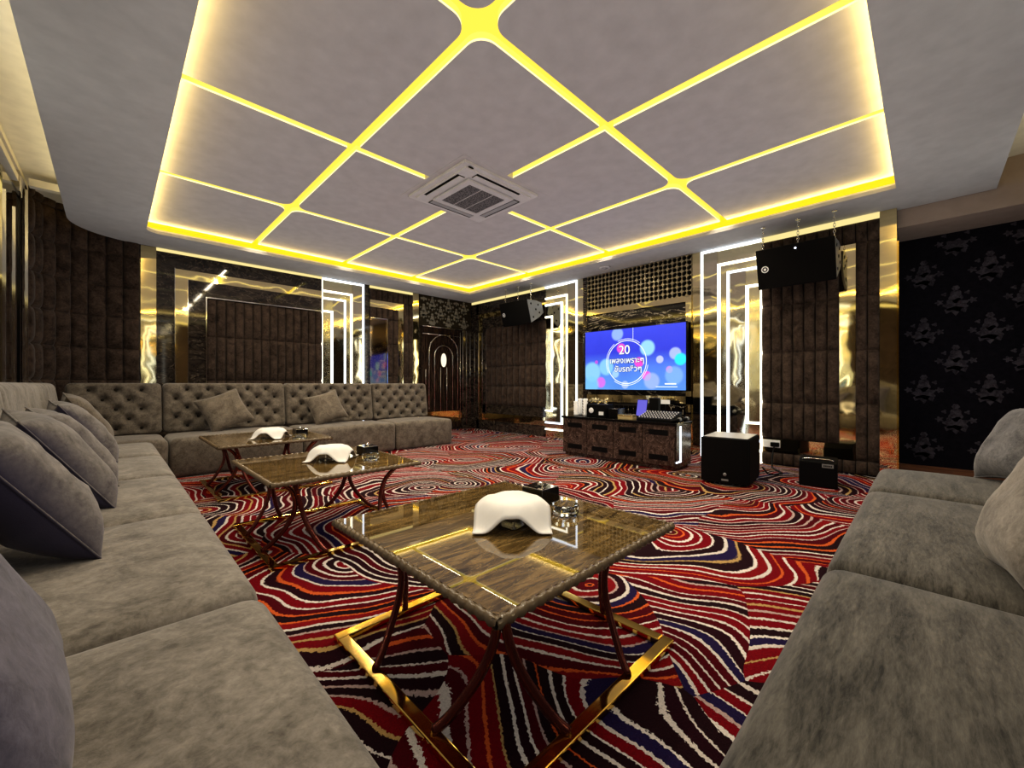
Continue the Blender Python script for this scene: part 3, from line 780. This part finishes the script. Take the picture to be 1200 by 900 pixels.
for r0, r1, t0, t1 in ((.345, .357, 0, 2 * PI), (.375, .383, -2.2, -.15), (.375, .383, 2.2, 3.6), (.375, .383, .9, 2.0)):
    n = 48; vs = []
    for i in range(n + 1):
        a = t0 + (t1 - t0) * i / n
        for r in (r0, r1): vs.append(sp(.455 + r / 1.777 * math.cos(a), .45 + r * math.sin(a)))
    mb.add(vs, [(2 * i, 2 * i + 1, 2 * i + 3, 2 * i + 2) for i in range(n)])
for a in ((.52, .80, .524, 1.0), (.74, .045, .93, .055), (.82, .085, .92, .105)): mb.add([sp(a[0], a[1]), sp(a[2], a[1]), sp(a[2], a[3]), sp(a[0], a[3])], [(0, 1, 2, 3)])
mb.build('screen_ring', M['ink'], scr)
def text3d(s, size, mat, parent, name, bold=0.):
    c = bpy.data.curves.new(name, 'FONT'); c.body = s; c.size = size; c.align_x = 'CENTER'; c.align_y = 'CENTER'; c.offset = bold
    o = bpy.data.objects.new(name, c); COL.objects.link(o); bpy.context.view_layer.update()
    me = bpy.data.meshes.new_from_object(o.evaluated_get(bpy.context.evaluated_depsgraph_get()))
    bpy.data.objects.remove(o); me.name = name; me.materials.clear(); me.materials.append(mat)
    p = bpy.data.objects.new(name, me); COL.objects.link(p); p.parent = parent; return p
for s, size, u, v in (('20', .19, .435, .645), ('เพลงเพราะๆ', .118, .455, .475), ('ขับรถชิวๆ', .118, .47, .335)):
    for k, (mt, b, off) in enumerate(((M['ink_dark'], .006, -.005), (M['ink'], .0012, -.008))):
        o = text3d(s, size, mt, scr, 'screen_text', b); o.location = sp(u, v, off); o.rotation_euler = Matrix(((0, 0, -1), (-1, 0, 0), (0, 1, 0))).to_euler()

# ------------------------------------------------------------------ cabinet and what stands on it
CX0, CX1, CY0, CY1, CZ = 4.40, 4.80, 1.92, 3.49, .53
cab = thing('media_cabinet', 'low dark marble media cabinet with slotted doors under the television', 'cabinet', (CX0, CY0, 0))
D, Wd = CX1 - CX0, CY1 - CY0
mb = MB(); mb.box(.015, D, 0, Wd, .04, CZ - .03); mb.box(.03, D - .02, .03, Wd - .03, 0, .04); mb.build('carcass', M['marble_cab'], cab)
mb = MB(); mb.box(-.012, D + .01, -.012, Wd + .012, CZ - .03, CZ); mb.build('worktop', M['black_gloss'], cab, bevel=.004)
for k in range(4):
    a = .012 + k * (Wd - .024) / 4; b = a + (Wd - .024) / 4 - .008
    mb = MB(); mb.box(-.004, .014, a, b, .05, CZ - .035); d = mb.build('door', M['marble_cab'], cab, bevel=.002)
    for z in (.105, .385):
        mb = MB(); m = (a + b) / 2; w = (b - a) * .30; mb.box(-.007, .0, m - w, m + w, z, z + .06); part(mb.build('vent_slot', M['black'], d), 'black slot')
mb = MB(); mb.box(.10, .125, -.008, .002, .09, CZ - .04); mb.box(.0, .125, -.008, .002, .09, .105); part(mb.build('led_strip', M['led_cool'], cab), 'white glowing strip')
def on(u, x=4.58):
    a = (u - 600) / 478.; return x * ((.71296 - a * .70120) / (.70120 + a * .71296))
for k, (u, x, h) in enumerate(((675, 4.50, .20), (680, 4.62, .23), (686, 4.52, .235))):
    mb = MB(); pr = [(.026, 0)]
    for i in range(6): pr += [(.030 + .004, h * (i + .75) / 6), (.026, h * (i + 1) / 6)]
    mb.lathe([(.026, 0)] + pr[1:], 14)
    o = mb.build('tumbler_stack', M['porcelain']); o.location = (x, on(u, x), CZ)
    tag(o, 'tall stack of white tumblers at left end of the marble cabinet, %s' % ('leftmost', 'rear one', 'nearest the screen')[k], 'tumblers', 'white tumbler stacks')
t = thing('mixing_console', 'black sound mixing console with rows of white faders on the cabinet', 'mixer', (4.56, on(772, 4.56), CZ), 0)
def sl(p): return Vector((p[0], p[1], p[2] + .03 + (p[0] + .13) * .28))
mb = MB(); vs = [(x, y, z) for x in (-.13, .15) for y in (-.21, .21) for z in (0, 1)]
vs = [(x, y, 0 if z == 0 else .03 + (x + .13) * .28) for x, y, z in vs]
mb.add(vs, [(0, 1, 3, 2), (4, 6, 7, 5), (0, 4, 5, 1), (2, 3, 7, 6), (0, 2, 6, 4), (1, 5, 7, 3)]); mb.build('console_body', M['black'], t, bevel=.004)
kn = None
for i in range(12):
    for j in range(5):
        y = -.19 + i * .0345; x = -.10 + j * .048
        if kn is None:
            b = MB(); b.lathe([(.009, 0), (.008, .014), (.001, .015)], 8); kn = b.build('knob', M['white_plastic'], t); o = kn
        else: o = kn.copy(); COL.objects.link(o)
        o.location = sl((x, y, 0))
t = thing('tablet', 'small blue-lit tablet standing upright on the cabinet', 'tablet', (4.735, on(751, 4.735) , CZ), -.1)
mb = MB(); mb.box(-.006, .006, -.075, .075, .02, .24, T=Matrix.Rotation(.2, 4, 'Y')); mb.build('tablet_body', M['black'], t)
mb = MB(); mb.box(-.009, -.006, -.068, .068, .03, .232, T=Matrix.Rotation(.2, 4, 'Y')); mb.build('screen', M['tablet'], t)
mb = MB(); mb.box(-.02, .06, -.05, .05, 0, .02); mb.build('stand', M['black'], t)
t = thing('control_box', 'black control unit with pale label behind the mixing console', 'box', (4.75, on(765, 4.75) - .02, CZ))
mb = MB(); mb.box(-.025, .04, -.06, .06, 0, .26); mb.build('box_body', M['black'], t, bevel=.008)
mb = MB(); mb.box(-.028, -.0245, -.03, .03, .05, .075); mb.build('label_plate', M['porcelain'], t)
mb = MB(); mb.box(-.005, .005, -.055, .055, 0, .05); o = mb.build('note_card', M['porcelain']); o.location = (4.74, on(775, 4.74) - .05, CZ + .19)
mb2 = MB(); mb2.box(-.004, .004, -.004, .004, -.19, 0); s_ = mb2.build('card_stand', M['black'], o)
tag(o, 'small white card on a stand behind the mixing console', 'card')
t = thing('card_box', 'flat tan box lying left of the mixing console on the cabinet', 'box', (4.50, on(735, 4.50), CZ))
mb = MB(); mb.box(-.05, .05, -.10, .10, 0, .05); mb.build('box_body', M['tan'], t, bevel=.003)
mb = MB(); mb.box(-.052, .052, -.102, .102, .038, .054); mb.build('lid', M['gold'], t, bevel=.003)
t = thing('amplifier', 'black amplifier with a round white dial on the cabinet', 'amplifier', (4.56, on(702, 4.56), CZ))
mb = MB(); mb.box(-.08, .12, -.14, .14, 0, .165); mb.build('case', M['black'], t, bevel=.005)
mb = MB(); mb.lathe([(.036, 0), (.036, .006), (.028, .008), (.001, .008)], 20, T=Matrix.Translation((-.08, .065, .085)) @ Matrix.Rotation(-PI / 2, 4, 'Y')); mb.build('dial', M['porcelain'], t)
mb = MB(); mb.box(-.084, -.08, -.12, -.05, .03, .075); mb.build('label_plate', M['porcelain'], t)
t = thing('receiver', 'black wireless receiver beside the amplifier on the cabinet', 'receiver', (4.60, on(722, 4.60), CZ))
mb = MB(); mb.box(-.08, .10, -.07, .07, 0, .12); mb.build('case', M['black_gloss'], t, bevel=.004)
mb = MB()
for k in (-.05, .05): mb.tube([(.02, k, .12), (.02, k * 1.3, .24)], .004, 6)
mb.build('antenna', M['black'], t)
t = thing('flower_garland', 'pale gold flower garland lying on top of the amplifier', 'garland', (4.58, on(702, 4.58), CZ + .172))
mb = MB(); mb.tube([(.0, -.13 + .26 * i / 12, .02 + .008 * math.sin(i * 2.1)) for i in range(13)], .008, 6); mb.build('stem', M['gold'], t)
fl = None
for k in range(13):
    if fl is None:
        b = MB()
        for q in range(5):
            a = 2 * PI * q / 5; b.grid(lambda u, v: Vector(((.004 + .024 * u) * math.cos(a + (v - .5) * 1.1 * math.sin(PI * min(u + .2, 1))), (.004 + .024 * u) * math.sin(a + (v - .5) * 1.1), .004 + .012 * u * u)), 3, 4)
        fl = b.build('flower', flat('cream_petals', (.75, .66, .40), .5), t); o = fl
    else: o = fl.copy(); COL.objects.link(o)
    o.location = (-.02 + .03 * math.sin(k * 3.3), -.13 + k * .0215, .03 + .02 * math.cos(k * 2.7)); o.rotation_euler = (.3 * math.sin(k), -.9 + .4 * math.cos(k * 1.7), k)
mics = []
for k, u in enumerate((794, 799)):
    t = thing('microphone', 'dark microphone lying at the right end of the mixing console, %s' % ('left one', 'right one')[k], 'microphone', (4.50 + .20 * k, 1.962 - .004 * k, CZ + .025), .0, 'microphones by the mixer')
    T = Matrix.Rotation(PI / 2, 4, 'Y')
    mb = MB(); mb.lathe([(.012, -.11), (.017, .05), (.018, .06)], 12, T=T); mb.build('handle', M['black'], t)
    mb = MB(); mb.lathe([(.018, .06), (.025, .075), (.025, .095), (.016, .11), (.001, .113)], 12, T=T); mb.build('mesh_head', M['grey_side'], t)

# ------------------------------------------------------------------ speakers
def prism(mb, pts, y0, y1):
    n = len(pts); mb.add([(x, y0, z) for x, z in pts] + [(x, y1, z) for x, z in pts], [tuple(range(n)), tuple(range(n, 2 * n))] + [(k, (k + 1) % n, n + (k + 1) % n, n + k) for k in range(n)])
def hang_speaker(label, yc, led):
    t = thing('hanging_speaker', label, 'speaker', (5.20, yc, 2.235), 0, 'black speakers hung from the ceiling')
    W2 = .35; tilt = Matrix.Rotation(math.radians(-16), 4, 'Y')
    mb = MB(); prism(mb, [(0, -.215), (0, .215), (.24, .15), (.40, .09), (.40, -.09), (.24, -.15)], -W2 + .02, W2 - .02)
    b = mb.build('cabinet', M['black'], t, bevel=.01); b.matrix_local = tilt
    mb = MB(); prism(mb, [(-.018, -.215), (-.018, .215), (.004, .219), (.004, -.219)], -W2, W2)
    g_ = mb.build('grille', M['black'], t, bevel=.008); g_.matrix_local = tilt
    mb = MB()
    for r0, r1 in ((.026, .036), (.0, .014)):
        n = 24; vs = []
        for k in range(n):
            a = 2 * PI * k / n
            for r in (r0, r1): vs.append((-.021, .27 + r * math.cos(a), .0 + r * math.sin(a)))
        mb.add(vs, [(2 * k, 2 * k + 1, (2 * k + 3) % (2 * n), (2 * k + 2) % (2 * n)) for k in range(n)])
    mb.build('round_badge', M['porcelain'], t).matrix_local = tilt
    for s in (-1, 1):
        mb = MB(); prism(mb, [(.0, -.205), (.0, .205), (.24, .148), (.37, .088), (.37, -.088), (.24, -.148)], *sorted((s * (W2 - .02), s * W2)))
        e_ = mb.build('end_plate', M['grey_side'], t, bevel=.004); e_.matrix_local = tilt
        for x, z in ((.08, .12), (.08, -.12), (.18, 0), (.26, .07), (.26, -.07)):
            mb = MB(); mb.lathe([(.018, 0), (.018, .004), (.001, .005)], 10, T=Matrix.Translation((x, s * W2, z)) @ Matrix.Rotation(-s * PI / 2, 4, 'X'))
            part(mb.build('bolt_hole', M['black'], e_), 'black bolt recess')
    if led:
        mb = MB(); mb.lathe([(.010, 0), (.010, .006), (.001, .008)], 10, T=Matrix.Translation((-.02, -.02, .17)) @ Matrix.Rotation(-PI / 2, 4, 'Y')); mb.build('indicator_light', M['blue_dot'], t).matrix_local = tilt
    for y in (.31, -.02, -.33):
        x0, z0 = .06, .20
        mb = MB(); n = 9
        for k in range(n):
            z = z0 + (ZS - 2.235 - z0) * k / n; zz = z + (ZS - 2.235 - z0) / n
            r_ = (zz - z) * .62; c = (z + zz) / 2
            mb.tube([(x0 + (.009 * math.cos(a) if k % 2 else 0), y + (.009 * math.cos(a) if k % 2 == 0 else 0), c + r_ * math.sin(a)) for a in [2 * PI * i / 12 for i in range(12)]], .0028, 5, closed=True)
        mb.lathe([(.022, ZS - 2.235 - .006), (.022, ZS - 2.2351), ], 12, c=(x0, y, 0))
        mb.build('hanging_chain', M['chrome'], t)
    return t
hang_speaker('black hanging speaker on the right, above the padded wall panel', .99, True)
hang_speaker('black hanging speaker near the far corner, left of the television', 5.21, False)

t = thing('subwoofer', 'large black subwoofer standing on the carpet right of the cabinet', 'speaker', (4.17, 1.14, 0), .10)
mb = MB(); mb.box(.02, .56, 0, .425, .015, .445); mb.build('cabinet', M['black'], t, bevel=.02)
mb = MB(); n = 12
mb.grid(lambda u, v: Vector((.02 - .035 * math.sin(PI * u) ** .7, .005 + .415 * u, .02 + .42 * v)), n, 4, True)
mb.build('curved_grille', M['black'], t)
mb = MB(); mb.box(.05, .54, .02, .405, .445, .448); part(mb.build('top_plate', flat('pale_top', (.40, .38, .36), .35), t), 'pale reflective top')
mb = MB(); mb.lathe([(.016, 0), (.016, .003), (.001, .004)], 14, T=Matrix.Translation((-.016, .2, .105)) @ Matrix.Rotation(-PI / 2, 4, 'Y')); mb.box(-.0185, -.015, .17, .23, .045, .062); mb.build('badge', M['grey_side'], t)
for x in (.07, .5):
    for y in (.05, .35):
        mb = MB(); mb.lathe([(.02, 0), (.018, .016)], 10, c=(x, y, 0)); mb.build('foot', M['black'], t)
t = thing('floor_speaker', 'small black floor speaker with silver label beside the dark sofa', 'speaker', (4.70, .565, 0), .12)
mb = MB(); prism(mb, [(0, .0), (0, .235), (.06, .25), (.30, .25), (.34, .18), (.34, 0)], 0, .29); mb.build('cabinet', M['black'], t, bevel=.008)
mb = MB(); mb.box(-.006, 0, .03, .115, .188, .222); lp = mb.build('label_plate', M['grey_side'], t)
mb = MB(); 
for k in range(5): mb.box(-.0075, -.006, .042 + k * .013, .051 + k * .013, .198, .212)
mb.build('lettering', M['black'], lp)
mb = MB(); mb.tube([(.02, .03, .25), (.02, .06, .262), (.02, .23, .262), (.02, .26, .25)], .006, 8); mb.build('handle', M['chrome'], t)

t = thing('wall_socket', 'pale double wall socket with a plugged black adapter, low by the subwoofer', 'socket', (XT - .026, 1.30, .25))
mb = MB(); mb.box(-.012, 0, -.09, .09, -.045, .045); mb.build('face_plate', M['porcelain'], t, bevel=.004)
mb = MB(); mb.box(-.06, -.012, -.085, .0, -.03, .02); mb.build('plug', M['black'], t, bevel=.006)
mb = MB(); mb.tube([(5.58, 1.26, .24), (5.45, 1.25, .12), (5.3, 1.22, .02), (5.1, 1.08, .012), (4.95, 1.10, .012), (4.86, 1.16, .03), (4.80, 1.19, .10)], .008, 8)
o = mb.build('power_cable', M['black']); tag(o, 'black cable running from the wall socket to the subwoofer', 'cable')

# ------------------------------------------------------------------ ceiling fittings
ac = thing('air_conditioner', 'square white ceiling cassette air conditioner between glowing grooves', 'air conditioner', (2.59, 3.19, ZP - .002))
mb = MB(); H = .46
def fr(h0, h1, z0, z1):
    vs = [(sx * h, sy * h, z) for h, z in ((h0, z0), (h1, z1)) for sx, sy in ((-1, -1), (1, -1), (1, 1), (-1, 1))]
    mb.add(vs, [(k, (k + 1) % 4, 4 + (k + 1) % 4, 4 + k) for k in range(4)])
mb.box(-H, H, -H, H, -.022, .0)
mb.box(-.41, .41, -.41, .41, -.034, -.0215)
mb.build('panel_frame', M['white_plastic'], ac)
for k in range(4):
    T = Matrix.Rotation(k * PI / 2, 4, 'Z')
    mb = MB(); mb.box(-.27, .27, .315, .395, -.0385, -.034, T=T); s_ = part(mb.build('air_slot', M['black'], ac), 'black air outlet')
    mb = MB(); mb.box(-.265, .265, .318, .372, -.043, -.0385, T=T); mb.build('flap', M['ac_grey'] if k in (0, 3) else M['white_plastic'], s_)
mb = MB()
for h0, h1, z0, z1 in ((.285, .285, -.036, -.056), (.285, .225, -.056, -.056), (.225, .225, -.056, -.05)):
    fr(h0, h1, z0, z1)
mb.build('grille_frame', M['white_plastic'], ac)
mb = MB(); mb.box(-.225, .225, -.225, .225, -.052, -.049); g_ = mb.build('intake_grille', M['grille'], ac)
mb = MB()
for k in (-.075, .075): mb.box(k - .003, k + .003, -.225, .225, -.0545, -.05)
mb.build('grille_bar', M['white_plastic'], g_)
mb = MB(); mb.box(-.40, -.35, -.44, -.425, -.034, -.029, T=Matrix.Identity(4)); mb.build('sensor_window', M['black'], ac)
t = thing('ceiling_speaker', 'small round white ceiling fitting above the gold lattice', 'ceiling fitting', (5.33, 3.42, ZS))
mb = MB(); mb.lathe([(.085, 0), (.085, -.012), (.07, -.022), (.055, -.022), (.05, -.016), (.001, -.016)], 24); mb.build('rim', M['white_plastic'], t)
mb = MB(); mb.lathe([(.048, -.0165), (.03, -.03), (.001, -.034)], 20); mb.build('dome', M['ac_grey'], t)

# ------------------------------------------------------------------ lights
def area(name, loc, size, col, power, rot=(0, 0, 0), spread=PI):
    l = bpy.data.lights.new(name, 'AREA'); l.shape = 'RECTANGLE'; l.size, l.size_y = size; l.color = col; l.energy = power; l.spread = spread
    o = bpy.data.objects.new(name, l); COL.objects.link(o); o.location = loc; o.rotation_euler = rot; o.visible_camera = False; return o
WARM = (1, .87, .66)
for x in (GX[1], GX[2], GX[3]):
    for j in range(4):
        if x == GX[2] and j in (1, 2): continue
        area('groove_lamp', (x, (GY[j] + GY[j + 1]) / 2, ZP + .045), (.05, GY[j + 1] - GY[j] - .5), WARM, 11)
for y in (GY[1], GY[2], GY[3]):
    for i in range(4):
        if y == GY[2] and i in (1, 2): continue
        area('groove_lamp', ((GX[i] + GX[i + 1]) / 2, y, ZP + .045), (GX[i + 1] - GX[i] - .5, .05), WARM, 9)
YEL = (1, .74, .26)
cz = ZS + .075
def cove(p0, p1, inward, power):
    c = (Vector(p0) + Vector(p1)) / 2; L = (Vector(p1) - Vector(p0)).length
    d = (Vector(inward) * .6 + Vector((0, 0, 1))).normalized()
    o = area('cove_lamp', c, (L, .02), YEL, power)
    z = -d; x = (Vector(p1) - Vector(p0)).normalized(); y = z.cross(x).normalized()
    o.rotation_euler = Matrix((x, y, z)).transposed().to_euler()
cove((TX0, TY1 + .015, cz), (TX1, TY1 + .015, cz), (0, -1, 0), 10); cove((TX0, TY0 - .015, cz), (TX1, TY0 - .015, cz), (0, 1, 0), 10)
cove((TX0 - .015, TY0, cz), (TX0 - .015, TY1, cz), (1, 0, 0), 12); cove((TX1 + .015, TY0, cz), (TX1 + .015, TY1, cz), (-1, 0, 0), 12)
# outer cove strips on top of the soffit
area('outer_cove_lamp', (-.30, 2.9, ZS + .06), (.03, 6.2), (1, .86, .58), 4.5, (0, PI, 0))
area('outer_cove_lamp', (2.2, -.41, ZS + .06), (4.6, .03), (1, .9, .7), 5, (0, PI, 0))

w = bpy.data.worlds.new('World'); SC.world = w; w.use_nodes = True
w.node_tree.nodes['Background'].inputs[0].default_value = (.95, .93, 1, 1); w.node_tree.nodes['Background'].inputs[1].default_value = .55
SC.cycles.use_fast_gi = True; SC.cycles.fast_gi_method = 'ADD'
w.light_settings.ao_factor = .30; w.light_settings.distance = 1.2
SC.cycles.max_bounces = 10; SC.cycles.diffuse_bounces = 4; SC.cycles.glossy_bounces = 6; SC.cycles.sample_clamp_indirect = 6
SC.cycles.use_denoising = True; SC.cycles.caustics_reflective = False; SC.cycles.caustics_refractive = False
SC.view_settings.view_transform = 'Standard'; SC.view_settings.look = 'Medium High Contrast'; SC.view_settings.exposure = 0.0

cam = bpy.data.cameras.new('camera'); co = bpy.data.objects.new('camera', cam); COL.objects.link(co)
cam.sensor_width = 36; cam.lens = 478 / 1200 * 36; cam.clip_start = .02
co.location = (0, 0, .96); co.rotation_euler = (PI / 2, 0, -math.atan2(.70120, .71296)); SC.camera = co
